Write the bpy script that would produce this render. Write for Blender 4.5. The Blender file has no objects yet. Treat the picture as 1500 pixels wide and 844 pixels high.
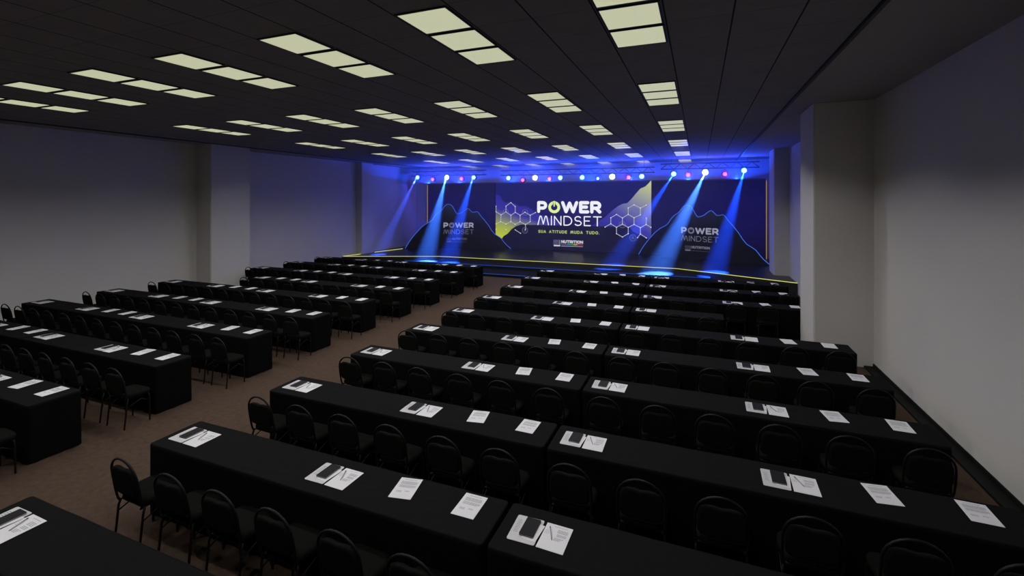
import bpy, bmesh, math, random
from mathutils import Vector, Matrix
random.seed(7)
PI = math.pi
scene = bpy.context.scene
C = scene.collection

# ------------------------------------------------------------------ dimensions (metres)
CEIL = 5.356          # ceiling height
MOD = 0.68            # ceiling tile module
XR, XL, XL2 = 3.23, -16.95, -17.35
YF, YB = -3.6, 26.2   # rear of the room (behind the camera) and stage wall
STG = 0.40            # stage height
TH = 0.75             # table height
ROW_BACK = [2.25, 3.75, 5.25, 6.85, 8.43, 10.04, 11.67, 13.29, 14.98, 16.60]
TD = 0.56             # table depth
ORD = ['first', 'second', 'third', 'fourth', 'fifth', 'sixth', 'seventh', 'eighth', 'ninth', 'tenth', 'eleventh', 'twelfth', 'thirteenth']

# ------------------------------------------------------------------ materials
def lin(r, g, b):
    f = lambda v: (v/255/12.92) if v/255 <= .04045 else ((v/255+.055)/1.055)**2.4
    return (f(r), f(g), f(b), 1)

def mat(name, col, rough=.6, metal=0., noise=None, bump=None, spec=.5, coat=0, sheen=0):
    """noise=(scale, amount) mottles the colour; bump=(scale, strength)"""
    m = bpy.data.materials.new(name); m.use_nodes = True
    nt = m.node_tree; b = nt.nodes['Principled BSDF']
    b.inputs['Base Color'].default_value = col
    b.inputs['Roughness'].default_value = rough
    b.inputs['Metallic'].default_value = metal
    b.inputs['Specular IOR Level'].default_value = spec
    b.inputs['Coat Weight'].default_value = coat
    b.inputs['Sheen Weight'].default_value = sheen
    tc = nt.nodes.new('ShaderNodeTexCoord')
    if noise:
        n = nt.nodes.new('ShaderNodeTexNoise'); n.inputs['Scale'].default_value = noise[0]; n.inputs['Detail'].default_value = 4
        nt.links.new(tc.outputs['Object'], n.inputs['Vector'])
        mx = nt.nodes.new('ShaderNodeMix'); mx.data_type = 'RGBA'
        a = noise[1]
        mx.inputs[6].default_value = (col[0]*(1-a), col[1]*(1-a), col[2]*(1-a), 1)
        mx.inputs[7].default_value = (min(1, col[0]*(1+a)), min(1, col[1]*(1+a)), min(1, col[2]*(1+a)), 1)
        nt.links.new(n.outputs['Fac'], mx.inputs[0]); nt.links.new(mx.outputs[2], b.inputs['Base Color'])
    if bump:
        n2 = nt.nodes.new('ShaderNodeTexNoise'); n2.inputs['Scale'].default_value = bump[0]; n2.inputs['Detail'].default_value = 3
        nt.links.new(tc.outputs['Object'], n2.inputs['Vector'])
        bp = nt.nodes.new('ShaderNodeBump'); bp.inputs['Strength'].default_value = bump[1]; bp.inputs['Distance'].default_value = .01
        nt.links.new(n2.outputs['Fac'], bp.inputs['Height']); nt.links.new(bp.outputs['Normal'], b.inputs['Normal'])
    return m

def emis(name, col, strength=1., base=(.02, .02, .02, 1)):
    m = mat(name, base, .5)
    b = m.node_tree.nodes['Principled BSDF']
    b.inputs['Emission Color'].default_value = col
    b.inputs['Emission Strength'].default_value = strength
    return m

def grad_emis(name, axis, stops, strength=1., nz=0.):
    """picture shown by a lit screen: colours along an axis (x, z, weight) of the screen itself"""
    m = mat(name, (.02, .02, .02, 1), .45); nt = m.node_tree; b = nt.nodes['Principled BSDF']
    tc = nt.nodes.new('ShaderNodeTexCoord')
    d = nt.nodes.new('ShaderNodeVectorMath'); d.operation = 'DOT_PRODUCT'; d.inputs[1].default_value = axis
    nt.links.new(tc.outputs['Object'], d.inputs[0])
    lo, hi = stops[0][0], stops[-1][0]
    mr = nt.nodes.new('ShaderNodeMapRange'); mr.inputs['From Min'].default_value = lo; mr.inputs['From Max'].default_value = hi
    src = d.outputs['Value']
    if nz:
        n = nt.nodes.new('ShaderNodeTexNoise'); n.inputs['Scale'].default_value = .9; n.inputs['Detail'].default_value = 3
        nt.links.new(tc.outputs['Object'], n.inputs['Vector'])
        ad = nt.nodes.new('ShaderNodeMath'); ad.operation = 'MULTIPLY_ADD'; ad.inputs[1].default_value = nz
        nt.links.new(n.outputs['Fac'], ad.inputs[0]); nt.links.new(src, ad.inputs[2]); src = ad.outputs[0]
    nt.links.new(src, mr.inputs['Value'])
    cr = nt.nodes.new('ShaderNodeValToRGB'); nt.links.new(mr.outputs[0], cr.inputs[0])
    els = cr.color_ramp.elements
    while len(els) > 1: els.remove(els[-1])
    for i, (p, c) in enumerate(stops):
        e = els[0] if i == 0 else els.new((p-lo)/(hi-lo))
        e.position = (p-lo)/(hi-lo); e.color = c
    nt.links.new(cr.outputs[0], b.inputs['Emission Color']); b.inputs['Emission Strength'].default_value = strength
    return m

M = {}
M['wall'] = mat('wall_paint', (.635, .612, .595, 1), .8, noise=(.6, .04), bump=(60, .05))
M['wall_dark'] = mat('base_board', (.007, .0065, .0065, 1), .7, spec=.2)
M['carpet'] = mat('carpet', (.092, .060, .044, 1), .95, noise=(14, .35), bump=(160, .8), spec=.1)
M['cloth'] = mat('black_cloth', (.0085, .0082, .0084, 1), .9, noise=(9, .15), bump=(220, .25), spec=.05)
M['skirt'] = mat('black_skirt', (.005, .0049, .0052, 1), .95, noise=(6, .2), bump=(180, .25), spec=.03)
M['fabric'] = mat('chair_fabric', (.0085, .0082, .0078, 1), .95, noise=(60, .25), bump=(300, .3), spec=.05)
M['steel'] = mat('black_steel', (.005, .005, .005, 1), .5, .0, spec=.2)
M['paper'] = mat('white_paper', (.80, .79, .83, 1), .8, spec=.2)
M['folder'] = mat('folder_card', (.62, .61, .64, 1), .6, spec=.3, noise=(3, .03))
M['ink'] = mat('grey_ink', (.17, .17, .21, 1), .9, spec=.1)
M['notebook'] = mat('notebook_cover', (.012, .012, .014, 1), .6, spec=.12)
M['pages'] = mat('page_block', (.35, .34, .33, 1), .9)
M['pen'] = mat('pen_barrel', (.33, .33, .37, 1), .35)
M['pen_dark'] = mat('pen_clip', (.05, .05, .06, 1), .4)
M['stage'] = mat('stage_deck', (.012, .0115, .013, 1), .3, noise=(4, .2), spec=.5)
M['riser'] = mat('stage_riser', (.006, .006, .007, 1), .7)
M['tread'] = mat('step_tread', (.006, .0058, .0065, 1), .8, noise=(30, .2), spec=.12)
M['trussm'] = mat('truss_metal', (.02, .02, .022, 1), .4, .5)
M['lampbody'] = mat('lamp_housing', (.01, .01, .011, 1), .4)
M['cutout'] = None
M['led_y'] = emis('yellow_led', lin(214, 218, 110), 1.0)
M['led_b'] = emis('blue_led', lin(22, 70, 170), .8)
M['led_edge'] = emis('blue_edge_led', lin(60, 110, 235), .9)
M['led_warm'] = emis('warm_led', lin(200, 165, 110), .9)
M['panel'] = emis('light_panel', lin(188, 190, 158), 1.0, base=(.3, .3, .27, 1))
M['frame'] = mat('panel_frame', (.012, .012, .008, 1), .5)
M['white'] = emis('screen_white', (.93, .93, 1, 1), .95)
M['lime'] = emis('screen_lime', lin(222, 240, 150), 1.)
M['limetxt'] = emis('screen_lime_text', lin(190, 205, 110), .9)
M['hexline'] = emis('screen_hexagon', lin(190, 194, 196), 1.)
M['hexfaint'] = emis('screen_hexagon_faint', lin(130, 132, 150), .9)
M['grey_txt'] = emis('cutout_lettering_glow', (.55, .56, .62, 1), .42, base=(.4, .4, .45, 1))  # faint emission put in for room light falling on the panel lettering
M['grey_txt2'] = emis('cutout_thin_lettering_glow', (.5, .5, .58, 1), .22, base=(.3, .3, .35, 1))  # same stand-in light for the thin words, ring and right-hand logo
M['grey_logo'] = emis('cutout_logo_print_glow', (.5, .5, .6, 1), .10, base=(.2, .2, .25, 1))  # logo print glows slightly too, in place of room light
M['logo_white'] = emis('screen_logo_white', (.75, .75, .85, 1), .8)
M['logo_grey'] = emis('screen_logo_grey', lin(135, 135, 180), .8)
for nme, cc in (('red', (190, 45, 60)), ('green', (70, 170, 90)), ('blue', (60, 100, 200)), ('yellow', (220, 200, 90)), ('teal', (60, 150, 170))):
    M['bar_'+nme] = emis('screen_bar_'+nme, lin(*cc), .8)
M['lens_white'] = emis('lens_white', (.75, .88, 1, 1), 14)
M['lens_cyan'] = emis('lens_cyan', (.12, .5, 1, 1), 9)
M['lens_magenta'] = emis('lens_magenta', (1, .06, .55, 1), 5)

def ceiling_material():
    m = mat('ceiling_tiles', (.16, .15, .155, 1), .9); nt = m.node_tree; b = nt.nodes['Principled BSDF']
    tc = nt.nodes.new('ShaderNodeTexCoord'); sp = nt.nodes.new('ShaderNodeSeparateXYZ'); nt.links.new(tc.outputs['Object'], sp.inputs[0])
    def math_(op, a, bb=None, c=None):
        n = nt.nodes.new('ShaderNodeMath'); n.operation = op
        for i, v in enumerate((a, bb, c)):
            if v is None: continue
            if isinstance(v, (int, float)): n.inputs[i].default_value = v
            else: nt.links.new(v, n.inputs[i])
        return n.outputs[0]
    def line(coord, off, halfw):
        t = math_('DIVIDE', math_('SUBTRACT', coord, off), MOD)
        fr = math_('FRACT', t)
        dist = math_('MINIMUM', fr, math_('SUBTRACT', 1.0, fr))
        return math_('LESS_THAN', dist, halfw/MOD)
    lx = line(sp.outputs['X'], -1.0244, .0095)
    ly = line(sp.outputs['Y'], 4.149, .0035)
    inx = math_('MULTIPLY', math_('GREATER_THAN', sp.outputs['X'], -16.0), math_('LESS_THAN', sp.outputs['X'], 1.70))
    f1 = math_('MULTIPLY', lx, inx); f2 = math_('MULTIPLY', math_('MULTIPLY', ly, inx), .6)
    f = math_('MAXIMUM', f1, f2)
    n = nt.nodes.new('ShaderNodeTexNoise'); n.inputs['Scale'].default_value = 2.5; nt.links.new(tc.outputs['Object'], n.inputs['Vector'])
    base = nt.nodes.new('ShaderNodeMix'); base.data_type = 'RGBA'
    base.inputs[6].default_value = (.20, .19, .195, 1); base.inputs[7].default_value = (.26, .246, .252, 1)
    nt.links.new(n.outputs['Fac'], base.inputs[0])
    # the plain plastered border is lighter than the tiles
    bord = nt.nodes.new('ShaderNodeMix'); bord.data_type = 'RGBA'; bord.inputs[6].default_value = (.36, .34, .335, 1)
    nt.links.new(inx, bord.inputs[0]); nt.links.new(base.outputs[2], bord.inputs[7])
    mx = nt.nodes.new('ShaderNodeMix'); mx.data_type = 'RGBA'; mx.inputs[7].default_value = (.004, .004, .004, 1)
    nt.links.new(f, mx.inputs[0]); nt.links.new(bord.outputs[2], mx.inputs[6]); nt.links.new(mx.outputs[2], b.inputs['Base Color'])
    return m
M['ceiling'] = ceiling_material()

# ------------------------------------------------------------------ mesh helpers
def box(bm, x0, x1, y0, y1, z0, z1, mi=0, bev=0):
    vs = [bm.verts.new(p) for p in ((x0,y0,z0),(x1,y0,z0),(x1,y1,z0),(x0,y1,z0),(x0,y0,z1),(x1,y0,z1),(x1,y1,z1),(x0,y1,z1))]
    fs = []
    for q in ((3,2,1,0),(4,5,6,7),(0,1,5,4),(1,2,6,5),(2,3,7,6),(3,0,4,7)):
        f = bm.faces.new([vs[i] for i in q]); f.material_index = mi; fs.append(f)
    if bev:
        es = {e for f in fs for e in f.edges}
        bmesh.ops.bevel(bm, geom=list(es), offset=bev, segments=2, affect='EDGES')
    return vs

def tube(bm, pts, r, n=8, mi=0, closed=False, caps=True):
    pts = [Vector(p) for p in pts]; rings = []
    N = len(pts)
    t0 = None; u = None
    for i, p in enumerate(pts):
        if closed: t = (pts[(i+1) % N]-pts[i-1])
        elif i == 0: t = pts[1]-pts[0]
        elif i == N-1: t = pts[-1]-pts[-2]
        else: t = (pts[i+1]-p).normalized()+(p-pts[i-1]).normalized()
        t.normalize()
        if u is None:
            a = Vector((0,0,1)) if abs(t.z) < .9 else Vector((1,0,0)); u = t.cross(a).normalized()
        else:
            u = (u - t*u.dot(t)).normalized()
        w = t.cross(u)
        rr = r[i] if isinstance(r, (list, tuple)) else r
        rings.append([bm.verts.new(p+(u*math.cos(2*PI*k/n)+w*math.sin(2*PI*k/n))*rr) for k in range(n)])
    M_ = N if closed else N-1
    for i in range(M_):
        a, b = rings[i], rings[(i+1) % N]
        for k in range(n):
            f = bm.faces.new((a[k], a[(k+1) % n], b[(k+1) % n], b[k])); f.smooth = True; f.material_index = mi
    if caps and not closed:
        f = bm.faces.new(rings[0][::-1]); f.material_index = mi
        f = bm.faces.new(rings[-1]); f.material_index = mi

def loft(bm, loops, mi=0, cap=True, smooth=True):
    R = [[bm.verts.new(p) for p in l] for l in loops]; n = len(R[0])
    for a, b in zip(R, R[1:]):
        for k in range(n):
            f = bm.faces.new((a[k], a[(k+1) % n], b[(k+1) % n], b[k])); f.smooth = smooth; f.material_index = mi
    if cap:
        f = bm.faces.new(R[0][::-1]); f.material_index = mi; f.smooth = False
        f = bm.faces.new(R[-1]); f.material_index = mi; f.smooth = False

def poly(bm, pts, mi=0):
    f = bm.faces.new([bm.verts.new(p) for p in pts]); f.material_index = mi; return f

def prism(bm, pts2, f_lo, f_hi, mi=0, side_mi=None):
    """solid from a 2-D outline: f_lo/f_hi map (a,b) to a point on each face"""
    a = [bm.verts.new(f_lo(*p)) for p in pts2]; b = [bm.verts.new(f_hi(*p)) for p in pts2]
    n = len(a)
    f = bm.faces.new(a[::-1]); f.material_index = mi
    f = bm.faces.new(b); f.material_index = mi
    for k in range(n):
        f = bm.faces.new((a[k], a[(k+1) % n], b[(k+1) % n], b[k])); f.material_index = mi if side_mi is None else side_mi

def rrect(w, h, r, seg=4):
    out = []
    for cx, cy, a0 in ((w/2-r, h/2-r, 0), (-w/2+r, h/2-r, 90), (-w/2+r, -h/2+r, 180), (w/2-r, -h/2+r, 270)):
        for k in range(seg+1):
            a = math.radians(a0+90*k/seg); out.append((cx+r*math.cos(a), cy+r*math.sin(a)))
    return out

def mesh(name, bm, mats):
    bmesh.ops.recalc_face_normals(bm, faces=bm.faces)
    me = bpy.data.meshes.new(name); bm.to_mesh(me); bm.free()
    for m in (mats if isinstance(mats, (list, tuple)) else [mats]): me.materials.append(m)
    return me

def obj(name, me, parent=None, loc=(0,0,0), rot=(0,0,0)):
    o = bpy.data.objects.new(name, me); C.objects.link(o); o.location = loc; o.rotation_euler = rot
    if parent: o.parent = parent
    return o

def thing(name, label, cat, loc=(0,0,0), rz=0, group=None, me=None):
    o = bpy.data.objects.new(name, me); C.objects.link(o); o.location = loc; o.rotation_euler = (0, 0, rz)
    o['label'] = label; o['category'] = cat
    if group: o['group'] = group
    return o

def struct(name, bm, m):
    o = obj(name, mesh(name, bm, m)); o['kind'] = 'structure'; return o

def dup(root, loc, rz, label, group):
    r = root.copy(); C.objects.link(r); r.location = loc; r.rotation_euler = (0, 0, rz); r['label'] = label
    if group: r['group'] = group
    for ch in list(root.children):
        c = ch.copy(); C.objects.link(c); c.parent = r
        for g in ch.children:
            d = g.copy(); C.objects.link(d); d.parent = c
    return r

# ------------------------------------------------------------------ the room
bm = bmesh.new(); box(bm, XL2-.2, XR+.2, YF-.2, YB+.2, -.1, 0); struct('floor', bm, M['carpet'])
bm = bmesh.new(); box(bm, XL2-.2, XR+.2, YF-.2, YB+.2, CEIL, CEIL+.1); struct('ceiling', bm, M['ceiling'])
bm = bmesh.new(); box(bm, XR, XR+.2, YF, YB, 0, CEIL); struct('wall_right', bm, M['wall'])
bm = bmesh.new(); box(bm, XL-.6, XL, YF, 13.0, 0, CEIL); struct('wall_left', bm, M['wall'])
bm = bmesh.new(); box(bm, XL2-.2, XL2, 13.0, YB, 0, CEIL); struct('wall_left_far', bm, M['wall'])
bm = bmesh.new(); box(bm, XL2-.2, XR+.2, YB, YB+.2, 0, CEIL); struct('wall_stage', bm, M['wall'])
bm = bmesh.new(); box(bm, XL2-.2, XR+.2, YF-.2, YF, 0, CEIL); struct('wall_rear', bm, M['wall'])
def pillar(name, x0, x1, y0, y1, z0=0):
    bm = bmesh.new(); box(bm, x0, x1, y0, y1, z0, CEIL)
    es = [e for e in bm.edges if abs(e.verts[0].co.z-e.verts[1].co.z) > 1]
    bmesh.ops.bevel(bm, geom=es, offset=.02, segments=3, affect='EDGES')
    struct(name, bm, M['wall'])
pillar('wall_right_pillar', 2.2, XR+.05, 11.32, 12.70)
pillar('wall_right_stage_pillar', 2.71, XR+.05, 20.75, 22.1)
pillar('wall_left_pillar', XL-.3, -16.19, 11.45, 13.02)
pillar('wall_left_stage_pillar', XL2-.05, -16.95, 20.4, 21.35)
bm = bmesh.new(); box(bm, 3.06, XR, YF, 11.32, 0, .035); box(bm, XR-.02, XR, YF, 11.32, 0, .09); struct('baseboard_right', bm, M['wall_dark'])
bm = bmesh.new(); box(bm, XL, XL+.02, YF, 11.45, 0, .09); struct('baseboard_left', bm, M['wall_dark'])
# dark shadow-gap trims between the tiled field and the plastered border
bm = bmesh.new(); box(bm, 1.70, 1.745, YF, YB, CEIL-.035, CEIL); struct('trim_1', bm, M['frame'])
bm = bmesh.new(); box(bm, -16.02, -15.985, YF, YB, CEIL-.03, CEIL); struct('trim_2', bm, M['frame'])
bm = bmesh.new(); box(bm, XL2, XR, YB-.12, YB, CEIL-.16, CEIL); struct('trim_3', bm, M['wall'])

# ------------------------------------------------------------------ ceiling lights: 7 columns x rows of three panels
S = MOD-.09
bm = bmesh.new()
o_, i_ = S/2+.022, S/2
for a in ((-o_, o_, -o_, -i_), (-o_, o_, i_, o_), (-o_, -i_, -i_, i_), (i_, o_, -i_, i_)): box(bm, a[0], a[1], a[2], a[3], -.016, 0)
frame_me = mesh('frame', bm, M['frame'])
bm = bmesh.new(); prism(bm, rrect(S, S, .004, 1), lambda a, b: (a, b, -.012), lambda a, b: (a, b, -.001)); diff_me = mesh('diffuser', bm, M['panel'])
COLW = [1.95, 1.35, 1.25, 1.25, 1.3, 1.3, .58]      # the right-hand columns of lights run brighter
ROWW = {3: .9, 4: .1, 5: 0}                              # and the ones over the stage are dimmed
proto_panel = None
COLN = ['first', 'second', 'third', 'fourth', 'fifth', 'sixth', 'seventh']
for ci in range(7):
    for r in range(-1, 6):
        cx = -1.0244+MOD/2-3*MOD*ci
        for s in range(3):
            cy = 4.149+MOD*(6*r+s)+MOD/2
            if r >= 0:
                lab = '%s panel of the %s ceiling light group from the right, %s light row from camera' % (['nearest', 'middle', 'farthest'][s], COLN[ci], ORD[r])
            else:
                lab = '%s panel of the %s ceiling light group from the right, above the camera' % (['nearest', 'middle', 'farthest'][s], COLN[ci])
            if proto_panel is None:
                proto_panel = thing('ceiling_light_panel', lab, 'ceiling light', (cx, cy, CEIL), 0, 'square light panels in the ceiling')
                obj('frame', frame_me, proto_panel); obj('diffuser', diff_me, proto_panel)
            else:
                dup(proto_panel, (cx, cy, CEIL), 0, lab, 'square light panels in the ceiling')
        if ROWW.get(r, 1) == 0: continue
        ld = bpy.data.lights.new('ceiling_panel_lamp', 'SPOT'); ld.energy = 58*COLW[ci]*ROWW.get(r, 1); ld.color = (1, .985, .965)
        ld.spot_size = math.radians(142); ld.spot_blend = .3; ld.shadow_soft_size = 0
        L = bpy.data.objects.new('ceiling_panel_lamp', ld); C.objects.link(L); L.location = (cx, 4.149+MOD*(6*r+1.5), CEIL-.03)

# ------------------------------------------------------------------ chairs
def arc(cx, cz, r, a0, a1, n):
    return [(cx+r*math.cos(math.radians(a0+(a1-a0)*k/n)), cz+r*math.sin(math.radians(a0+(a1-a0)*k/n))) for k in range(n+1)]
def back_y(z): return -.195-(z-.42)*.165          # the back leans away from the seat
def seat_bm(bm, mi=0):
    loops = []
    def outline(sc, z, dz=0):
        pts = []
        for k in range(28):
            a = 2*PI*k/28; ca, sa = math.cos(a), math.sin(a)
            x = .215*math.copysign(abs(ca)**.42, ca); y = .172*math.copysign(abs(sa)**.42, sa)
            if y < 0: x *= .94
            pts.append((x*sc, y*sc-.02, z))
        return pts
    for sc, z in ((.93, .425), (1, .435), (1, .465), (.97, .482), (.88, .492), (.6, .498), (.2, .499)): loops.append(outline(sc, z))
    loft(bm, loops, mi)
def back_bm(bm, mi=0):
    # padded back: arched top with a dip either side, rounded lower corners
    out = []
    for x, z in ((.0, .515), (.10, .512), (.165, .525), (.188, .56), (.192, .64), (.185, .72), (.165, .775), (.125, .795), (.07, .80), (0, .79),
                 (-.07, .80), (-.125, .795), (-.165, .775), (-.185, .72), (-.192, .64), (-.188, .56), (-.165, .525), (-.10, .512)):
        out.append((x, z))
    cz = .655
    loops = []
    for sc, d in ((.86, -.022), (.96, -.018), (1, -.008), (1, .008), (.96, .022), (.82, .032), (.4, .036)):
        loops.append([(x*sc, back_y(cz+(z-cz)*sc)+d, cz+(z-cz)*sc) for x, z in out])
    loft(bm, loops, mi)
def hoop_bm(bm, mi=0, n=8):
    pts = [(.175, .415), (.195, .43), (.204, .47), (.208, .56), (.207, .66)]
    pts += [(.205*math.cos(math.radians(a)), .700+.190*math.sin(math.radians(a))) for a in range(0, 181, 15)]
    pts += [(-x, z) for x, z in pts[:5][::-1]]
    tube(bm, [(x, back_y(z), z) for x, z in pts], .0115, n, mi)
def leg_bm(bm, sx, rear, mi=0, n=8):
    if rear: P = [(.165, -.15, .425), (.192, -.175, .405), (.2, -.19, .36), (.2, -.205, .2), (.2, -.225, .012), (.2, -.225, 0)]
    else: P = [(.165, .095, .425), (.192, .108, .405), (.2, .113, .36), (.2, .117, .2), (.2, .12, .012), (.2, .12, 0)]
    tube(bm, [(sx*x, y, z) for x, y, z in P], .011, n, mi)
def stretcher_bm(bm, sx, mi=0, n=6):
    tube(bm, [(sx*.2, -.195, .30), (sx*.2, .0, .375), (sx*.2, .115, .30)], .007, n, mi)
def sframe_bm(bm, mi=0):
    tube(bm, [(.17, -.17, .42), (.19, 0, .42), (.17, .11, .42), (-.17, .11, .42), (-.19, 0, .42), (-.17, -.17, .42)], .011, 6, mi, closed=True)
def part(name, fn, m):
    bm = bmesh.new(); fn(bm); return mesh(name, bm, m)
chair_parts = [('seat', part('seat', seat_bm, M['fabric'])), ('backrest', part('backrest', back_bm, M['fabric'])),
               ('back_frame', part('back_frame', hoop_bm, M['steel'])), ('seat_frame', part('seat_frame', sframe_bm, M['steel']))]
for sx in (-1, 1):
    chair_parts.append(('leg', part('leg', lambda b, sx=sx: leg_bm(b, sx, True), M['steel'])))
    chair_parts.append(('leg', part('leg', lambda b, sx=sx: leg_bm(b, sx, False), M['steel'])))
    chair_parts.append(('stretcher', part('stretcher', lambda b, sx=sx: stretcher_bm(b, sx), M['steel'])))
bm = bmesh.new(); seat_bm(bm, 0); back_bm(bm, 0); hoop_bm(bm, 1, 6); sframe_bm(bm, 1)
for sx in (-1, 1): leg_bm(bm, sx, True, 1, 6); leg_bm(bm, sx, False, 1, 6); stretcher_bm(bm, sx, 1, 5)
far_chair_me = mesh('banquet_chair', bm, [M['fabric'], M['steel']])
chair_proto = [None]
def chair(x, y, label, far, rz):
    g = 'banquet chairs at the draped tables'
    if far:
        return thing('banquet_chair', label, 'chair', (x, y, 0), rz, g, far_chair_me)
    if chair_proto[0] is None:
        t = thing('banquet_chair', label, 'chair', (x, y, 0), rz, g)
        for nme, me in chair_parts: obj(nme, me, t)
        chair_proto[0] = t; return t
    return dup(chair_proto[0], (x, y, 0), rz, label, g)

# ------------------------------------------------------------------ tables under floor-length black cloths
def draped(L, seed):
    rnd = random.Random(seed)
    ph = [rnd.uniform(0, 6.28) for _ in range(6)]
    r = .035
    base = []
    for cx, cy, a0 in ((L-r, TD-r, 0), (r, TD-r, 90), (r, r, 180), (L-r, r, 270)):
        for k in range(5):
            a = math.radians(a0+90*k/4); base.append((cx+r*math.cos(a), cy+r*math.sin(a), math.cos(a), math.sin(a)))
    # subdivide straight runs
    per = []
    for i in range(len(base)):
        p, q = base[i], base[(i+1) % len(base)]
        d = math.hypot(q[0]-p[0], q[1]-p[1]); n = max(1, int(d/.028))
        for k in range(n):
            t = k/n; per.append(tuple(p[j]+(q[j]-p[j])*t for j in range(4)))
    s = 0; arcl = []
    for i, p in enumerate(per):
        arcl.append(s); q = per[(i+1) % len(per)]; s += math.hypot(q[0]-p[0], q[1]-p[1])
    def rip(s_, depth):
        a = .5+.5*math.sin(s_*2*PI/.17+ph[0]+1.6*math.sin(s_*2.3+ph[1]))
        b = .5+.5*math.sin(s_*2*PI/.41+ph[2])
        return (.011*a*b+.006*a)*depth
    bmt = bmesh.new()
    loops = []
    for off, z in ((-.012, TH-.0005), (-.003, TH-.002), (0, TH-.010), (.001, TH-.03)):
        loops.append([(x+nx*off, y+ny*off, z+.0012*math.sin(a*9+ph[4])) for (x, y, nx, ny), a in zip(per, arcl)])
    R = [[bmt.verts.new(p) for p in l] for l in loops]
    n = len(per)
    for a, b in zip(R, R[1:]):
        for k in range(n):
            f = bmt.faces.new((a[k], a[(k+1) % n], b[(k+1) % n], b[k])); f.smooth = True
    bmt.faces.new(R[0][::-1])
    top = mesh('cloth_top', bmt, M['cloth'])
    bms = bmesh.new()
    loops = []
    for z in (TH-.028, .6, .45, .3, .15, .05, .012):
        dp = ((TH-z)/TH)**.8
        loops.append([(x+nx*(rip(a, dp)), y+ny*(rip(a, dp)), z) for (x, y, nx, ny), a in zip(per, arcl)])
    R = [[bms.verts.new(p) for p in l] for l in loops]
    for a, b in zip(R, R[1:]):
        for k in range(n):
            f = bms.faces.new((a[k], a[(k+1) % n], b[(k+1) % n], b[k])); f.smooth = True
    skirt = mesh('skirt', bms, M['skirt'])
    return top, skirt
T_CACHE = {}
def table(x0, L, row, label):
    key = (round(L, 2), row % 3)
    g = 'long tables under black floor-length cloths'
    loc = (x0, ROW_BACK[row]-TD, 0)
    if key not in T_CACHE:
        top, sk = draped(L, hash(key) % 999 if False else int(L*100)+row)
        t = thing('draped_table', label, 'table', loc, 0, g); obj('cloth_top', top, t); obj('skirt', sk, t)
        T_CACHE[key] = t; return t
    return dup(T_CACHE[key], loc, 0, label, g)

# ------------------------------------------------------------------ things on the tables
def flat(name, w, h, r, th, m, z0=0):
    bm = bmesh.new(); prism(bm, rrect(w, h, r, 3), lambda a, b: (a, b, z0), lambda a, b: (a, b, z0+th)); return mesh(name, bm, m)
def text_lines(w, h, rows, seed, z):
    rnd = random.Random(seed); bm = bmesh.new()
    for (y, x0, x1, th) in rows:
        # a line of small words, as broken grey dashes
        x = x0
        while x < x1-.004:
            ww = min(rnd.uniform(.006, .02), x1-x)
            poly(bm, [(x, y, z), (x+ww, y, z), (x+ww, y+th, z), (x, y+th, z)])
            x += ww+.0025
    return mesh('printed_text', bm, M['ink'])
sheet_me = flat('printed_sheet', .21, .295, .002, .0012, M['paper'])
rows = [(.118, -.055, .06, .004)]
for k in range(5): rows.append((.092-.0095*k, -.075, .08-.01*(k == 4), .0035))
for k in range(4): rows.append((.036-.0095*k, -.075, .082-.02*(k == 3), .0035))
for k in range(3): rows.append((-.045-.009*k, -.07, -.02, .003))
for k in range(2): rows.append((-.04-.009*k, .01, .05, .003))
sheet_text_me = text_lines(.21, .295, rows, 3, .0016)
bsheet_me = flat('printed_sheet', .213, .288, .003, .0012, M['paper'])
rows = [(.118, -.04, .07, .003)]
for k in range(4): rows.append((.088-.010*k, .0, .085, .0035))
for k in range(3): rows.append((.038-.010*k, .005, .08, .0035))
for k in range(4): rows.append((-.002-.009*k, -.005, .07-.01*k, .0032))
for k in range(4): rows.append((.06-.012*k, -.095, -.055, .002))
bsheet_text_me = text_lines(.21, .295, rows, 5, .0016)
folder_me = flat('folder', .225, .29, .014, .002, M['folder'])
rows = []
for k in range(9): rows.append((.085-.017*k, -.092, -.060+.004*(k % 3), .004))
folder_text_me = text_lines(.2, .2, rows, 8, .0024)
card_me = flat('reply_card', .115, .20, .001, .001, M['paper'])
bm = bmesh.new()
prism(bm, rrect(.117, .203, .006, 3), lambda a, b: (a, b, 0), lambda a, b: (a, b, .0015))
prism(bm, rrect(.117, .203, .006, 3), lambda a, b: (a, b, .0105), lambda a, b: (a, b, .0125))
cover_me = mesh('cover', bm, M['notebook'])
pages_me = flat('pages', .112, .197, .003, .009, M['pages'], .0015)
bm = bmesh.new(); tube(bm, [(0, -.07, .005), (0, -.062, .005), (0, .055, .005), (0, .068, .005)], [.0015, .0045, .0048, .0042], 8); barrel_me = mesh('barrel', bm, M['pen'])
bm = bmesh.new(); tube(bm, [(0, .066, .005), (0, .08, .005)], [.006, .004], 8); box(bm, -.0012, .0012, .03, .07, .009, .0105); clip_me = mesh('clip', bm, M['pen_dark'])
protos = {}
def item(kind, name, cat, parts, label, x, y, z, rz, near, group):
    """parts: (part name, mesh); the first is the thing itself when it is a single sheet"""
    key = (kind, near)
    if key in protos: return dup(protos[key], (x, y, z), rz, label, group)
    if len(parts) == 1 or not near:
        t = thing(name, label, cat, (x, y, z), rz, group, parts[0][1] if len(parts) < 3 else None)
        if near:
            for n_, me in parts[1:]: obj(n_, me, t)
    else:
        if name in ('printed_sheet', 'folder'):
            t = thing(name, label, cat, (x, y, z), rz, group, parts[0][1]); obj(parts[1][0], parts[1][1], t)
        else:
            t = thing(name, label, cat, (x, y, z), rz, group)
            for n_, me in parts: obj(n_, me, t)
    protos[key] = t; return t

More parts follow.
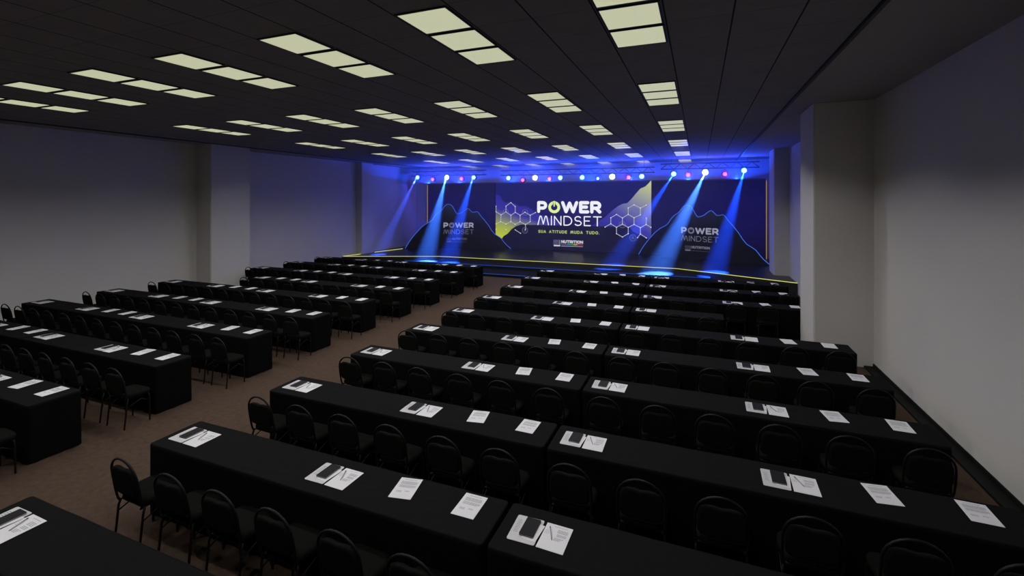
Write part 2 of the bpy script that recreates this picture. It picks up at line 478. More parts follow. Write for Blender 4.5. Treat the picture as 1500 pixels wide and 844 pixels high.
def side_words(side): return 'right of the aisle' if side == 'R' else 'left of the aisle'
def rown(side, row): return ORD[row] if side == 'R' else ORD[row-1]
rnd = random.Random(11)
def place_pair(x0, row, side, idx):
    """idx = how manieth set counted from the aisle"""
    yf = ROW_BACK[row]-TD; near = row <= 4; Z = TH+.0012
    w = '%s set from aisle, %s row from camera, %s' % (ORD[idx-1], rown(side, row), side_words(side))
    j = lambda a: rnd.uniform(-a, a)
    dx, dy = j(.008), j(.006)
    item('folder', 'folder', 'folder', [('folder', folder_me), ('printed_text', folder_text_me)], 'grey-white folder, '+w, x0+.208+dx, yf+.283+dy, Z, j(.02), near, 'folders on the tables')
    item('card', 'card', 'card', [('card', card_me)], 'white card under notebook, '+w, x0+.272+dx, yf+.277+dy, Z+.0026, -.10, near, 'cards under the notebooks')
    item('notebook', 'notebook', 'notebook', [('cover', cover_me), ('pages', pages_me)] if near else [('cover', far_note_me)], 'black notebook, '+w, x0+.235+dx, yf+.306+dy, Z+.0038, -.01+j(.015), near, 'black notebooks on the folders')
    item('bsheet', 'printed_sheet', 'paper', [('sheet', bsheet_me), ('printed_text', bsheet_text_me)], 'printed sheet beside folder, '+w, x0+.447+dx, yf+.279+dy, Z, -.01+j(.015), near, 'printed sheets beside the folders')
    if row <= 3:
        item('pen', 'pen', 'pen', [('barrel', barrel_me), ('clip', clip_me)], 'slim pen, '+w, x0+.408+dx, yf+.305+dy, Z+.0022, .38, near, 'pens on the printed sheets')
bm = bmesh.new(); prism(bm, rrect(.117, .203, .006, 2), lambda a, b: (a, b, 0), lambda a, b: (a, b, .0125)); far_note_me = mesh('notebook', bm, M['notebook'])
def place_single(x0, off, row, side, idx, rz):
    yf = ROW_BACK[row]-TD; near = row <= 4
    w = 'lone printed sheet, %s from the aisle, %s row from camera, %s' % (ORD[idx-1], rown(side, row), side_words(side))
    item('sheet', 'printed_sheet', 'paper', [('sheet', sheet_me), ('printed_text', sheet_text_me)], w, x0+off+rnd.uniform(-.012, .012), yf+.375, TH+.0012, rz+rnd.uniform(-.02, .02), near, 'lone printed sheets')
ROT1 = {'M': .17, 'R': .15, 'A': .12, 'W': .12}

def run(block, x0, L, row, side, x_min_off=0.):
    """one cloth-covered run; block M/R right of the aisle, A/W left of it (aisle half, wall half)"""
    half = 'aisle-side' if block in 'MA' else 'wall-side'
    lab = '%s black-clothed long table, %s row from camera, %s' % (half, rown(side, row), side_words(side))
    if L < 3: lab = 'short half-length '+lab.replace('long ', '')
    table(x0+x_min_off, L, row, lab)
    far = row >= 6
    yf = ROW_BACK[row]-TD
    if side == 'L':       # thirteen chairs, closer together, along each full row left of the aisle
        spots = [(n, -7.99-.605*n) for n in range(13)]
        spots = [(n, x) for n, x in spots if x0+x_min_off-.05 < x < x0+x_min_off+L-.0]
    else:
        spots = [({'M': 0, 'R': 6}[block]+k, x0+.36+.652*k) for k in range(6) if .335+.655*k < L-.05]
    for n, cx in spots:
        k = n-6 if block == 'R' else n
        if row == 0 or (block == 'R' and row == 7 and k == 5): continue       # these chairs stand wholly below the picture
        lab = 'black banquet chair, %s from the aisle, %s row from camera, %s' % (ORD[n], rown(side, row), side_words(side))
        chair(cx+rnd.uniform(-.015, .015), yf-(.26 if side == 'L' else .18), lab, far, rnd.uniform(-.03, .03))
    pairs = [(0., 1), (1.945, 2)]; singles = [(3.0, 1), (3.65, 2)]
    for off, i in pairs:
        if off < x_min_off-.05 or off > x_min_off+L-.4: continue
        n = {'M': i, 'R': 2+i, 'A': 3-i, 'W': 5-i}[block]
        place_pair(x0+off, row, side, n)
    for off, i in singles:
        if off < x_min_off or off > x_min_off+L-.15: continue
        n = {'M': i, 'R': 2+i, 'A': 3-i, 'W': 5-i}[block]
        place_single(x0, off, row, side, n, ROT1[block] if i == 1 else 0)

for row in range(10):
    run('M', -5.48, 3.95, row, 'R')
    if row >= 1:
        if row == 6: run('R', -1.49, 1.99, row, 'R')
        elif row >= 7: run('R', -1.49, 3.97, row, 'R')
        else: run('R', -1.49, 3.97, row, 'R')
        run('A', -11.85, 3.97, row, 'L')
        if row == 6: run('W', -15.86, 1.99, row, 'L', 1.98)
        elif row >= 2: run('W', -15.86, 3.97, row, 'L')

# ------------------------------------------------------------------ stage
st = thing('stage', 'low black stage with a yellow light line along its edge, at the far wall', 'stage', (0, 0, 0))
E = [(-17.34, 21.36), (-16.94, 21.36), (-16.94, 20.39), (-17.16, 20.39), (-17.18, 19.14), (-12.5, 21.05), (-.86, 21.1), (2.51, 19.39), (3.22, 19.05), (3.22, 20.74), (2.70, 20.74), (2.70, 22.11), (3.22, 22.11), (3.22, 26.19), (-17.34, 26.19)]
# deck (the outline stays clear of the two stage pillars, which rise through it)
bm = bmesh.new(); prism(bm, E, lambda a, b: (a, b, .02), lambda a, b: (a, b, STG), 0, 1); obj('deck', mesh('deck', bm, [M['stage'], M['riser']]), st)
def strip(pts, r, m, name, z):
    bm = bmesh.new(); tube(bm, [(x, y, z) for x, y in pts], r, 6); return obj(name, mesh(name, bm, m), st)
strip([(-17.16, 19.17), (-12.5, 21.03), (-.86, 21.08), (2.51, 19.37), (XR-.02, 19.03)], .013, M['led_y'], 'edge_light', STG+.012)
strip([(-17.17, 19.2), (-17.0, 20.35)], .014, M['led_y'], 'edge_light', STG+.012)
strip([(-16.9, 21.4), (-16.5, 23.5)], .014, M['led_y'], 'edge_light', STG+.012)
strip([(2.97, 23.6), (3.15, 23.35)], .012, M['led_y'], 'edge_light', STG+.012)
for (ys, z, hw0, hw1) in ((19.95, .27, -13.9, .4), (18.5, .13, -13.9, .4)):
    bm = bmesh.new(); box(bm, hw0, hw1, ys, 21.03, 0.003 if z < .2 else .131, z, 0); obj('step', mesh('step', bm, M['tread']), st)
    strip([(hw0+.02, ys-.008), (hw1-.02, ys-.008)], .013, M['led_b'], 'step_light', z-.01)

# ------------------------------------------------------------------ lettering drawn as strokes
def A_(cx, cy, rx, ry, a0, a1, n=12):
    return [(cx+rx*math.cos(math.radians(a0+(a1-a0)*k/n)), cy+ry*math.sin(math.radians(a0+(a1-a0)*k/n))) for k in range(n+1)]
GL = {  # width, strokes in a box of height 1
 'P': (.64, [[(0, 0), (0, 1)], [(0, 1), (.36, 1)]+A_(.36, .69, .26, .31, 90, -90)+[(0, .38)]]),
 'O': (.78, [A_(.39, .5, .39, .5, 0, 360, 28)]),
 'W': (1.18, [[(0, 1), (.29, 0), (.59, .95), (.89, 0), (1.18, 1)]]),
 'E': (.58, [[(.58, 1), (0, 1), (0, 0), (.58, 0)], [(0, .52), (.48, .52)]]),
 'R': (.64, [[(0, 0), (0, 1), (.36, 1)]+A_(.36, .70, .27, .30, 90, -90)+[(0, .40)], [(.34, .40), (.64, 0)]]),
 'M': (1.08, [[(0, 0), (.18, .85)]+A_(.27, .9, .08, .1, 160, 20, 5)+[(.55, .08), (.74, .9)]+A_(.82, .9, .08, .1, 160, 20, 5)+[(1.08, 0)]]),
 'I': (.0, [[(0, 0), (0, 1)]]),
 'N': (.66, [[(0, 0), (0, 1), (.66, 0), (.66, 1)]]),
 'D': (.76, [[(0, 0), (0, 1), (.28, 1)]+A_(.28, .5, .48, .5, 90, -90, 14)+[(0, 0)]]),
 'S': (.62, [A_(.31, .745, .29, .255, 35, 180, 8)+A_(.31, .745, .29, .255, 180, 270, 5)[1:]+A_(.31, .255, .31, .255, 90, 0, 5)+A_(.31, .255, .31, .255, 0, -150, 8)[1:]]),
 'T': (.72, [[(0, 1), (.72, 1)], [(.36, 1), (.36, 0)]]),
 'U': (.64, [[(0, 1), (0, .32)]+A_(.32, .32, .32, .32, 180, 360, 10)+[(.64, 1)]]),
 'A': (.72, [[(0, 0), (.36, 1), (.72, 0)], [(.13, .33), (.59, .33)]]),
 '.': (.02, [[(0, 0), (.02, 0)]]),
}
def strokes(bm, pts, w, T, mi=0):
    h = w/2
    for (a, b) in zip(pts, pts[1:]):
        d = math.hypot(b[0]-a[0], b[1]-a[1])
        if d < 1e-6: continue
        nx, ny = -(b[1]-a[1])/d*h, (b[0]-a[0])/d*h
        poly(bm, [T(a[0]+nx, a[1]+ny), T(a[0]-nx, a[1]-ny), T(b[0]-nx, b[1]-ny), T(b[0]+nx, b[1]+ny)], mi)
    for p in pts:
        poly(bm, [T(p[0]+h*math.cos(2*PI*k/10), p[1]+h*math.sin(2*PI*k/10)) for k in range(10)], mi)
def word(s, x0, x1, z0, z1, w, gap, T, name, m, parent, skip=''):
    """letters between x0..x1, z0..z1, stroke width w"""
    h = z1-z0-w
    tot = 0; pos = []
    for ch in s:
        if ch == ' ': tot += gap*2.2; pos.append(None); continue
        gw = GL[ch][0]*1.0; pos.append(tot); tot += gw+gap
    tot -= gap
    sx = (x1-x0-w)/tot
    bm = bmesh.new()
    for ch, p in zip(s, pos):
        if p is None or ch in skip: continue
        for st_ in GL[ch][1]:
            strokes(bm, [(x0+w/2+(p+a)*sx, z0+w/2+b*h) for a, b in st_], w, T)
    return obj(name, mesh(name, bm, m), parent), [(x0+w/2+p*sx if p is not None else None) for p in pos], sx, h

def layer(pts, T, m, name, parent, bm=None):
    b = bmesh.new(); prism(b, pts, lambda x, z: T(x, z), lambda x, z: T(x, z, -.003)); return obj(name, mesh(name, b, m), parent)

# ------------------------------------------------------------------ LED backdrop: three screens against the stage wall
YS = 25.9
M['bg_c'] = grad_emis('screen_centre_picture', (0, 0, 1), [(0, lin(7, 5, 28)), (1.2, lin(16, 11, 66)), (2.4, lin(20, 15, 92)), (4.1, lin(12, 18, 96))])  # top stop includes the lamps' blue haze glow, painted into the picture
M['bg_s'] = grad_emis('screen_side_picture', (0, 0, 1), [(0, lin(8, 4, 34)), (1.5, lin(14, 8, 66)), (3.0, lin(14, 9, 74)), (4.1, lin(6, 7, 44))])
M['hill'] = emis('screen_dark_hill', lin(9, 5, 34), 1.)
M['glow_l'] = grad_emis('screen_left_glow', (-.25, 0, -1), [(-3.3, lin(34, 28, 138)), (-2.3, lin(52, 46, 150)), (-1.9, lin(110, 110, 120)), (-1.35, lin(160, 170, 70)), (-.6, lin(190, 200, 50))], nz=.25)
M['glow_r'] = grad_emis('screen_right_glow', (.45, 0, .9), [(3.9, lin(34, 28, 138)), (5.2, lin(58, 54, 158)), (6.1, lin(112, 114, 165)), (6.9, lin(160, 165, 150)), (7.7, lin(196, 202, 130))], nz=.3)
M['void'] = emis('screen_dark_cell', lin(14, 10, 50), 1.)
def screen(x0, x1, label, m, name='led_screen'):
    t = thing(name, label, 'screen', (x0, YS, STG), 0)
    bm = bmesh.new(); box(bm, 0, x1-x0, .012, .16, 0, 4.0, 0); obj('cabinet', mesh('cabinet', bm, M['lampbody']), t)
    bm = bmesh.new(); box(bm, .012, x1-x0-.012, 0, .011, .012, 3.988, 0); obj('picture', mesh('picture', bm, m), t)
    return t
screen(-16.27, -11.51, 'plain dark blue screen left of the lettered centre screen', M['bg_s'])
sc = screen(-11.49, -2.36, 'large lit centre screen lettered POWER MINDSET', M['bg_c'])
screen(-2.34, 3.02, 'plain dark blue screen right of the lettered centre screen', M['bg_s'])
# artwork coordinates: u measured from x=-20, v absolute height; local = u-8.51, v-STG
def TC(d):
    return lambda u, v, e=0: (u-8.51, -d+e, v-STG)
layer([(8.53, 3.7), (8.83, 3.58), (8.99, 3.27), (9.2, 3.16), (9.4, 3.2), (9.6, 3.1), (9.78, 3.14), (10.09, 2.94), (10.3, 2.98), (10.46, 2.97), (10.76, 2.83), (11.06, 2.62), (11.3, 2.5), (12.2, 2.2), (12.8, 1.8),
       (9.9, 1.75), (9.56, 1.57), (9.31, 1.3), (9.05, 1.12), (8.93, .98), (8.73, 1.11), (8.53, 1.19)], TC(.008), M['glow_l'], 'picture_glow', sc)['label'] = 'violet to yellow-green glow on the screen'
layer([(14.3, 1.8), (14.85, 2.18), (15.17, 2.4), (15.49, 2.7), (15.86, 3.0), (16.13, 3.13), (16.36, 3.16), (16.59, 3.4), (16.8, 3.66), (17.05, 3.95), (17.18, 4.0), (17.3, 4.05), (17.48, 4.23), (17.6, 4.37), (17.615, 4.37), (17.615, 1.2), (16.5, 1.6)],
      TC(.008), M['glow_r'], 'picture_glow', sc)['label'] = 'violet to pale yellow mountain slope on the screen'
layer([(8.53, .43), (17.6, .43), (17.615, 1.15), (17.1, 1.42), (16.7, 1.6), (16.45, 1.86), (14.2, 1.87), (12.5, 1.87), (11.2, 1.87), (10.15, 1.87), (9.84, 1.76), (9.56, 1.57), (9.31, 1.3), (9.05, 1.15), (8.93, .98), (8.8, 1.0), (8.53, .95)],
      TC(.014), M['hill'], 'picture_hill', sc)['label'] = 'dark hill silhouette along the bottom of the screen'
# honeycomb line drawings
def ring(bm, cx, cz, r, w, T, n=18):
    strokes(bm, A_(cx, cz, r, r, 0, 360, n), w, T)
HL = [(8.56, 2.95), (8.56, 2.61), (8.89, 2.43), (9.21, 2.61), (9.53, 2.41), (9.53, 2.03), (9.21, 1.88), (8.87, 2.02), (8.56, 1.88), (9.81, 2.59), (9.81, 2.94), (9.53, 3.17), (9.21, 2.96), (10.12, 2.42), (10.43, 2.6),
      (10.76, 2.43), (10.76, 2.06), (10.46, 1.88), (10.12, 2.04), (9.81, 1.88), (11.09, 2.59), (10.46, 1.58), (10.15, 1.35), (9.81, 1.55), (9.21, 1.55), (8.56, 1.55)]
HLe = [(0, 1), (1, 2), (2, 3), (3, 4), (4, 5), (5, 6), (6, 7), (7, 2), (7, 8), (4, 9), (9, 10), (10, 11), (11, 12), (12, 3), (9, 13), (13, 14), (14, 15), (15, 16), (16, 17), (17, 18), (18, 13), (18, 19), (19, 5), (15, 20), (17, 21), (22, 23)]
HR = [(15.47, 2.35), (15.78, 2.54), (16.1, 2.35), (16.1, 2.02), (15.78, 1.83), (15.47, 2.02), (15.15, 1.83), (16.41, 2.55), (16.72, 2.37), (16.72, 2.01), (16.41, 1.84), (16.41, 1.5), (16.1, 1.31), (15.78, 1.48), (17.05, 2.9), (17.05, 2.53),
      (16.72, 3.07), (16.41, 2.9), (17.36, 3.06), (17.35, 2.02), (17.05, 1.84), (17.05, 1.5), (17.36, 2.36), (17.6, 1.87), (16.9, 1.3), (17.36, 1.3)]
HRe = [(0, 1), (1, 2), (2, 3), (3, 4), (4, 5), (5, 0), (5, 6), (2, 7), (7, 8), (8, 9), (9, 10), (10, 3), (10, 11), (11, 12), (12, 13), (13, 4), (8, 15), (15, 14), (14, 16), (16, 17), (17, 7), (14, 18), (9, 20), (20, 19), (19, 22), (19, 23), (20, 21), (21, 24), (21, 25)]
for nm, V, Ed, circ in (('honeycomb', HL, HLe, [(9.2, 2.6), (10.44, 2.6), (10.43, 1.53), (9.81, 1.95)]), ('honeycomb', HR, HRe, [(16.1, 1.98), (16.41, 2.92), (17.36, 2.4), (16.66, 1.28)])):
    bm = bmesh.new()
    for a, b in Ed: strokes(bm, [V[a], V[b]], .030, TC(.020))
    hc = obj(nm, mesh(nm, bm, M['hexline']), sc); hc['label'] = 'thin pale honeycomb lines with joint dots'
    bm = bmesh.new()
    for v in V:
        poly(bm, [TC(.022)(v[0]+.028*math.cos(2*PI*k/10), v[1]+.028*math.sin(2*PI*k/10)) for k in range(10)])
    obj('joint_dot', mesh('joint_dot', bm, M['white']), hc)
    bm = bmesh.new()
    for cx, cz in circ:
        ring(bm, cx, cz, .17, .018, TC(.021))
        strokes(bm, A_(cx, cz+.03, .04, .04, 0, 360, 10), .015, TC(.0212))
        strokes(bm, A_(cx, cz-.09, .075, .075, 15, 165, 8), .015, TC(.0214))
    obj('round_icon', mesh('round_icon', bm, M['hexfaint']), hc)
layer([(15.8, 1.5), (16.1, 1.34), (16.39, 1.52), (16.39, 1.82), (16.1, 1.98), (15.8, 1.82)], TC(.017), M['void'], 'picture_cell', sc)
# POWER with the power-button O
_, pos, sx, hh = word('POWER', 11.19, 14.95, 2.57, 3.27, .185, .34, TC(.026), 'lettering', M['white'], sc, skip='O')
_['label'] = 'bold white word POWER'
bm = bmesh.new(); ox = pos[1]+.39*sx; oz = 2.57+.35
strokes(bm, A_(ox, oz-.01, .275, .262, 0, 360, 30), .165, TC(.0262))
o = obj('power_symbol', mesh('power_symbol', bm, M['lime']), sc); o['label'] = 'pale lime power-button ring standing for the letter O'
bm = bmesh.new(); strokes(bm, [(ox, oz+.06), (ox, oz+.33)], .075, TC(.0272)); b1 = obj('power_bar', mesh('power_bar', bm, M['lime']), o)
bm = bmesh.new(); strokes(bm, [(ox-.062, oz+.10), (ox-.062, oz+.26)], .03, TC(.028)); strokes(bm, [(ox+.062, oz+.10), (ox+.062, oz+.26)], .03, TC(.028)); obj('power_gap', mesh('power_gap', bm, M['bg_c']), o)
w2, _, _, _ = word('MINDSET', 11.21, 14.97, 1.86, 2.42, .062, .30, TC(.026), 'lettering', M['white'], sc); w2['label'] = 'thin white word MINDSET'
w3, _, _, _ = word('SUA ATITUDE MUDA TUDO.', 11.26, 14.84, 1.41, 1.585, .036, .45, TC(.026), 'lettering', M['limetxt'], sc); w3['label'] = 'small yellow-green line SUA ATITUDE MUDA TUDO'
def logo(T, parent, x0, z0, s, mw, mg, bars):
    """square block mark, the word NUTRITION, a coloured strip and a hairline of tiny print; x0,z0 = lower left"""
    bm = bmesh.new()
    for (a0, b0, a1, b1) in ((.02, .01, .40, .09),): poly(bm, [T(x0+a0*s, z0+b0*s), T(x0+a1*s, z0+b0*s), T(x0+a1*s, z0+b1*s), T(x0+a0*s, z0+b1*s)])
    strokes(bm, [(x0+.385*s, z0+.08*s), (x0+.385*s, z0+.37*s)], .022*s, T)
    obj('logo_block', mesh('logo_block', bm, mw), parent)
    bm = bmesh.new()
    for r_, (zz, hh_) in enumerate(((.30, .075), (.21, .07), (.125, .06))):
        x = .02
        for k, ww in enumerate((.075, .06, .085, .07)):
            strokes(bm, [(x0+(x+.012)*s, z0+zz*s), (x0+(x+.012)*s, z0+(zz+hh_)*s)], .022*s, T)
            strokes(bm, [(x0+(x+.012)*s, z0+(zz+hh_*(.5+.5*((k+r_) % 2)))*s), (x0+(x+ww-.02)*s, z0+(zz+hh_*(.5+.5*((k+r_) % 2)))*s)], .02*s, T)
            x += ww+.012
    obj('logo_block_lettering', mesh('logo_block_lettering', bm, mg), parent)
    w, _, _, _ = word('NUTRITION', x0+.47*s, x0+1.74*s, z0+.20*s, z0+.38*s, .048*s, .30, T, 'lettering', mw, parent); w['label'] = 'small word NUTRITION'
    if bars:
        bm = bmesh.new(); x = .47
        seq = [(.12, 4), (.12, 0), (.10, 4), (.22, 2), (.16, 1), (.22, 3), (.33, 0)]
        for ww, mi in seq:
            poly(bm, [T(x0+x*s, z0+.11*s), T(x0+(x+ww)*s, z0+.11*s), T(x0+(x+ww)*s, z0+.165*s), T(x0+x*s, z0+.165*s)], mi); x += ww
        obj('colour_strip', mesh('colour_strip', bm, [M['bar_red'], M['bar_green'], M['bar_teal'], M['bar_yellow'], M['bar_blue']]), parent)
    bm = bmesh.new()
    x = .47
    while x < 1.7:
        strokes(bm, [(x0+x*s, z0+.04*s), (x0+(x+.05)*s, z0+.04*s)], .025*s, T); x += .085
    obj('fine_print', mesh('fine_print', bm, mg if not bars else mw), parent)
logo(TC(.026), sc, 12.18, .655, 1.0, M['logo_white'], M['logo_grey'], True)

# ------------------------------------------------------------------ mountain-shaped panels in front of the side screens
m = mat('mountain_print', (.03, .03, .04, 1), .7); nt = m.node_tree; b = nt.nodes['Principled BSDF']
tc = nt.nodes.new('ShaderNodeTexCoord'); sp = nt.nodes.new('ShaderNodeSeparateXYZ'); nt.links.new(tc.outputs['Object'], sp.inputs[0])
cr = nt.nodes.new('ShaderNodeValToRGB'); mr = nt.nodes.new('ShaderNodeMapRange'); mr.inputs['From Max'].default_value = 2.7
nt.links.new(sp.outputs['Z'], mr.inputs['Value']); nt.links.new(mr.outputs[0], cr.inputs[0])
cr.color_ramp.elements[0].color = (.008, .008, .012, 1); cr.color_ramp.elements[1].color = (.14, .15, .09, 1)
e = cr.color_ramp.elements.new(.55); e.color = (.022, .022, .026, 1)
nt.links.new(cr.outputs[0], b.inputs['Base Color']); M['cutout'] = m
OUT = [(.04, .43), (.29, .84), (.58, 1.22), (.95, 1.63), (1.26, 1.88), (1.5, 2.0), (1.64, 2.1), (1.84, 2.4), (2.02, 2.58), (2.15, 2.66), (2.27, 2.76), (2.38, 2.92), (2.5, 3.04), (2.62, 3.08), (2.76, 3.05), (2.86, 2.98), (2.97, 2.8), (3.08, 2.6), (3.16, 2.5),
       (3.3, 2.52), (3.48, 2.6), (3.62, 2.72), (3.76, 2.82), (3.86, 2.80), (3.96, 2.7), (4.06, 2.6), (4.2, 2.6), (4.34, 2.64), (4.44, 2.58), (4.56, 2.4), (4.8, 2.12), (5.05, 1.8), (5.22, 1.52), (5.4, 1.3), (5.6, 1.18), (5.78, 1.06), (5.93, .86), (6.1, .66), (6.38, .42)]
def mountain(A, B, label, bright):
    ang = math.atan2(B[1]-A[1], B[0]-A[0])
    t = thing('mountain_panel', label, 'stage panel', (A[0], A[1], STG), ang, 'mountain-shaped stage panels')
    pts = [(x, z-STG) for x, z in OUT]
    body = [(.04, .002)]+[(x, max(z, .02)) for x, z in pts]+[(6.42, .002)]
    bm = bmesh.new(); prism(bm, body, lambda a, b: (a, 0, b), lambda a, b: (a, .06, b)); obj('board', mesh('board', bm, M['cutout']), t)
    bm = bmesh.new(); tube(bm, [(x, -.012, z) for x, z in pts], .017, 6); e = obj('edge_light', mesh('edge_light', bm, M['led_edge']), t); e['label'] = 'thin glowing blue outline'
    T = lambda u, v, e=0: (u, -.006, v-STG)
    T2 = lambda u, v, e=0: (u, -.008, v-STG)
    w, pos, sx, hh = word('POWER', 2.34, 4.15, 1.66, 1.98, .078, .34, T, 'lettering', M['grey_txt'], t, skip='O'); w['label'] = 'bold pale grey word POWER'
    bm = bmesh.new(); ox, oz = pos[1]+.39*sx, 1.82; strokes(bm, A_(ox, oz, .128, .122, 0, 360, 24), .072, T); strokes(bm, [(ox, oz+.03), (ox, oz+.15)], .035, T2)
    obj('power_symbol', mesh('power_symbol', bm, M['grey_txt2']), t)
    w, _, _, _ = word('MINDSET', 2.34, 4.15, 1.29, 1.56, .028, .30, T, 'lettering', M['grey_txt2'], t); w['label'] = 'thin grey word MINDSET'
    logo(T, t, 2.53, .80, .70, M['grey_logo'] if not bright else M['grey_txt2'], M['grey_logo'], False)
mountain((-16.4, 23.55), (-10.55, 25.72), 'dark mountain-shaped panel lettered POWER MINDSET, at the left of the stage', False)
mountain((-3.05, 25.74), (2.97, 23.55), 'dark mountain-shaped panel lettered POWER MINDSET, at the right of the stage', True)
# warm light strips behind the outer screen edges
t = thing('light_strip', 'thin vertical warm light strip at the right edge of the right screen', 'light strip', (3.06, 25.98, STG), 0, 'warm strips beside the screens')
bm = bmesh.new(); tube(bm, [(0, 0, .02), (0, 0, 3.9)], .012, 6); obj('tube', mesh('tube', bm, M['led_warm']), t)
t = thing('light_strip', 'thin vertical warm light strip at the left edge of the left screen', 'light strip', (-16.33, 25.98, STG), 0, 'warm strips beside the screens')
bm = bmesh.new(); tube(bm, [(0, 0, .02), (0, 0, 3.9)], .012, 6); obj('tube', mesh('tube', bm, M['led_warm']), t)

# ------------------------------------------------------------------ trusses and stage lights
YT = 24.2
def truss(x0, x1, z, label):
    t = thing('lighting_truss', label, 'truss', (x0, YT+.32, z), 0, 'lighting trusses over the stage')
    L = x1-x0; h = .26
    bm = bmesh.new()
    for dy in (-h/2, h/2):
        for dz in (-h/2, h/2): tube(bm, [(0, dy, dz), (L, dy, dz)], .024, 6)
    obj('chord', mesh('chord', bm, M['trussm']), t)
    bm = bmesh.new(); n = int(L/.3)
    for k in range(n):
        a, b_ = L*k/n, L*(k+1)/n; s = 1 if k % 2 else -1
        for dy in (-h/2, h/2): tube(bm, [(a, dy, s*h/2), (b_, dy, -s*h/2)], .010, 5)
        for dz in (-h/2, h/2): tube(bm, [(a, s*h/2, dz), (b_, -s*h/2, dz)], .010, 5)
    obj('bracing', mesh('bracing', bm, M['trussm']), t)
    for x in (.5, L-.5):
        bm = bmesh.new(); tube(bm, [(x, 0, h/2), (x, 0, CEIL-z-.001)], .010, 6); obj('hanger', mesh('hanger', bm, M['trussm']), t)
truss(-16.5, -11.5, 4.93, 'black box truss over the left of the stage')
truss(-10.5, -2.1, 4.86, 'black box truss over the middle of the stage')
truss(-1.8, 2.6, 5.0, 'black box truss over the right of the stage')
bm = bmesh.new()
loft(bm, [[(r*math.cos(2*PI*k/16), y, r*math.sin(2*PI*k/16)) for k in range(16)] for r, y in ((.05, .26), (.10, .25), (.135, .17), (.14, .05), (.148, -.02), (.135, -.03))], 0)
head_me = mesh('head', bm, M['lampbody'])
bm = bmesh.new(); tube(bm, [(-.14, .06, 0), (-.145, .06, .12), (-.10, .06, .19), (.10, .06, .19), (.145, .06, .12), (.14, .06, 0)], .014, 6); yoke_me = mesh('yoke', bm, M['lampbody'])
def lens(r, m):
    bm = bmesh.new(); n = 16
    loft(bm, [[(rr*math.cos(2*PI*k/n), y, rr*math.sin(2*PI*k/n)) for k in range(n)] for rr, y in ((r*1.0, -.031), (r*.97, -.045), (r*.75, -.06), (r*.3, -.068))], 0)
    return mesh('lens', bm, m)
LENS = {'w': lens(.128, M['lens_white']), 'b': lens(.112, M['lens_cyan']), 'm': lens(.085, M['lens_magenta']), 's': lens(.065, M['lens_cyan'])}
COL = {'w': (.04, .13, 1), 'b': (.008, .07, 1), 'm': (.8, .01, .5), 's': (.01, .1, 1)}
POW = {'w': 190, 'b': 130, 'm': 16, 's': 40}
GLOW = {'w': 27, 'b': 14, 'm': 6, 's': 4}
COLG = {'w': (.10, .24, 1), 'b': (.012, .14, 1), 'm': (.9, .015, .6), 's': (.02, .2, 1)}
NAMEC = {'w': 'bright white', 'b': 'blue', 'm': 'magenta', 's': 'small blue'}
FX = [('left', [(-15.9, 4.70, 'b'), (-14.84, 4.56, 'm'), (-13.86, 4.66, 'w'), (-12.9, 4.57, 'm'), (-12.1, 4.63, 'b')]),
      ('middle', [(-9.93, 4.56, 'b'), (-9.07, 4.43, 'm'), (-8.35, 4.55, 'w'), (-7.53, 4.48, 'm'), (-6.92, 4.52, 'b'), (-5.73, 4.52, 'b'), (-4.9, 4.45, 's'), (-4.16, 4.53, 'w'), (-3.33, 4.48, 'm'), (-2.69, 4.52, 'b')]),
      ('right', [(-1.17, 4.61, 'b'), (-.51, 4.56, 'm'), (.26, 4.66, 'w'), (1.12, 4.56, 'm'), (1.93, 4.71, 'b')])]
TZ = {'left': 4.93, 'middle': 4.86, 'right': 5.0}
for side, lst in FX:
    for k, (x, z, c) in enumerate(lst):
        t = thing('stage_light', '%s stage light, %s from the left on the %s truss' % (NAMEC[c], ORD[k], side), 'stage light', (x, YT, z), 0, 'stage lights on the trusses')
        obj('head', head_me, t); obj('yoke', yoke_me, t); obj('lens', LENS[c], t)
        bm = bmesh.new(); tube(bm, [(0, .06, .19), (0, .16, max(.2, TZ[side]-.155-z))], .016, 6); obj('clamp', mesh('clamp', bm, M['lampbody']), t)
        ld = bpy.data.lights.new('stage_lamp', 'SPOT'); ld.energy = POW[c]; ld.color = COL[c]; ld.shadow_soft_size = 0; ld.spot_size = math.radians(150); ld.spot_blend = .5
        lo = bpy.data.objects.new('stage_lamp', ld); C.objects.link(lo); lo.location = (x, YT-.13, z); lo.rotation_euler = (math.radians(78), 0, 0)     # wide wash turned to the backdrop
        lg = bpy.data.lights.new('lens_glow', 'POINT'); lg.energy = GLOW[c]; lg.color = COLG[c]; lg.shadow_soft_size = 0
        lo = bpy.data.objects.new('lens_glow', lg); C.objects.link(lo); lo.location = (x, YT-.10, z)
BEAMS = [((-15.9, 4.70), (-16.0, 20.6, .4), (.035, .09, 1), 1500, 9.5), ((-13.86, 4.66), (-12.55, 19.7, .2), (.04, .17, 1), 2600, 12), ((-12.1, 4.63), (-11.3, 19.7, .2), (.01, .075, 1), 2000, 12),
         ((-1.17, 4.61), (-3.69, 21.13, .3), (.01, .075, 1), 1700, 12), ((.26, 4.66), (-1.65, 20.27, .3), (.05, .19, 1), 3000, 13), ((1.93, 4.71), (.53, 20.58, .3), (.006, .06, 1), 2200, 12)]
for x in (-15, -12.9, -9.6, -7.6, -5.2, -3.2, -.5, 1.6):      # added blue uplights without fixtures, only to tint the ceiling blue
    ld = bpy.data.lights.new('added_ceiling_wash', 'SPOT'); ld.energy = 270; ld.color = (.006, .05, 1); ld.shadow_soft_size = 0
    ld.spot_size = math.radians(168); ld.spot_blend = .1
    lo = bpy.data.objects.new('added_ceiling_wash', ld); C.objects.link(lo); lo.location = (x, YT-.25, 4.30); lo.rotation_euler = (PI, 0, 0)
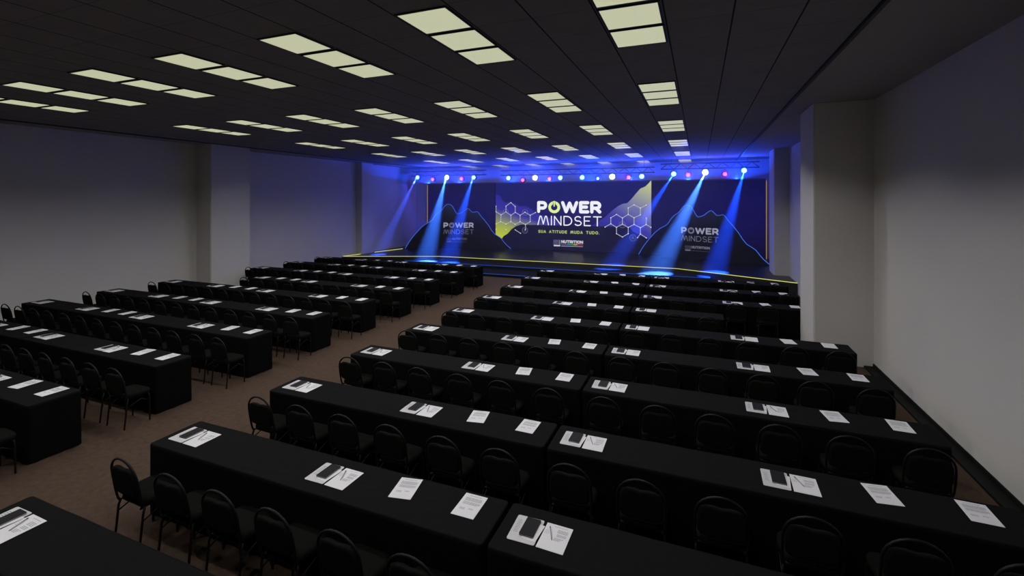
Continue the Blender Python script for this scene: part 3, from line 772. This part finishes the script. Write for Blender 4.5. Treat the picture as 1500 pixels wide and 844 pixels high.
for (x, z), tgt, col, pw, ang in BEAMS:
    ld = bpy.data.lights.new('beam_lamp', 'SPOT'); ld.energy = pw*72; ld.color = col; ld.spot_size = math.radians(ang); ld.spot_blend = .85; ld.shadow_soft_size = 0
    lo = bpy.data.objects.new('beam_lamp', ld); C.objects.link(lo); lo.location = (x, YT-.14, z-.02)
    lo.rotation_euler = (Vector(tgt)-lo.location).to_track_quat('-Z', 'Y').to_euler()

# haze from the stage's smoke machine
hz = bpy.data.materials.new('stage_haze'); hz.use_nodes = True; nt = hz.node_tree; nt.nodes.clear()
out = nt.nodes.new('ShaderNodeOutputMaterial'); vs = nt.nodes.new('ShaderNodeVolumeScatter')
vs.inputs['Density'].default_value = .009; vs.inputs['Anisotropy'].default_value = .35; vs.inputs['Color'].default_value = (.95, .97, 1, 1)
nt.links.new(vs.outputs[0], out.inputs['Volume'])
bm = bmesh.new(); box(bm, XL2+.005, XR-.005, 17.3, YB-.005, .005, CEIL-.005)
h = obj('stage_haze', mesh('stage_haze', bm, hz)); h['kind'] = 'stuff'; h['label'] = 'thin haze hanging over the stage, lit blue by the stage lights'; h['category'] = 'haze'

# added dense haze layer around the lamps, there to make their halos
hz2 = hz.copy(); hz2.node_tree.nodes['Volume Scatter'].inputs['Density'].default_value = .12; hz2.node_tree.nodes['Volume Scatter'].inputs['Anisotropy'].default_value = 0
bm = bmesh.new(); box(bm, XL2+.02, XR-.02, 23.2, 25.6, 4.30, CEIL-.02)
h = obj('added_halo_haze', mesh('added_halo_haze', bm, hz2)); h['kind'] = 'stuff'; h['label'] = 'added thicker haze that makes halos around the row of stage lights'; h['category'] = 'haze'

# ------------------------------------------------------------------ world, camera, view
w = bpy.data.worlds.new('world'); scene.world = w; w.use_nodes = True; w.node_tree.nodes['Background'].inputs[0].default_value = (0, 0, 0, 1)
cd = bpy.data.cameras.new('camera'); cam = bpy.data.objects.new('camera', cd); C.objects.link(cam); scene.camera = cam
cd.sensor_width = 36; cd.lens = 683.35/1500*36; cd.shift_y = -130/1500; cd.clip_end = 100
cam.location = (0, 0, 3.37); cam.rotation_euler = (PI/2, 0, .382)
scene.view_settings.view_transform = 'Standard'; scene.view_settings.look = 'None'; scene.view_settings.gamma = 1; scene.view_settings.exposure = 0
try: scene.view_settings.use_curve_mapping = False
except Exception: pass
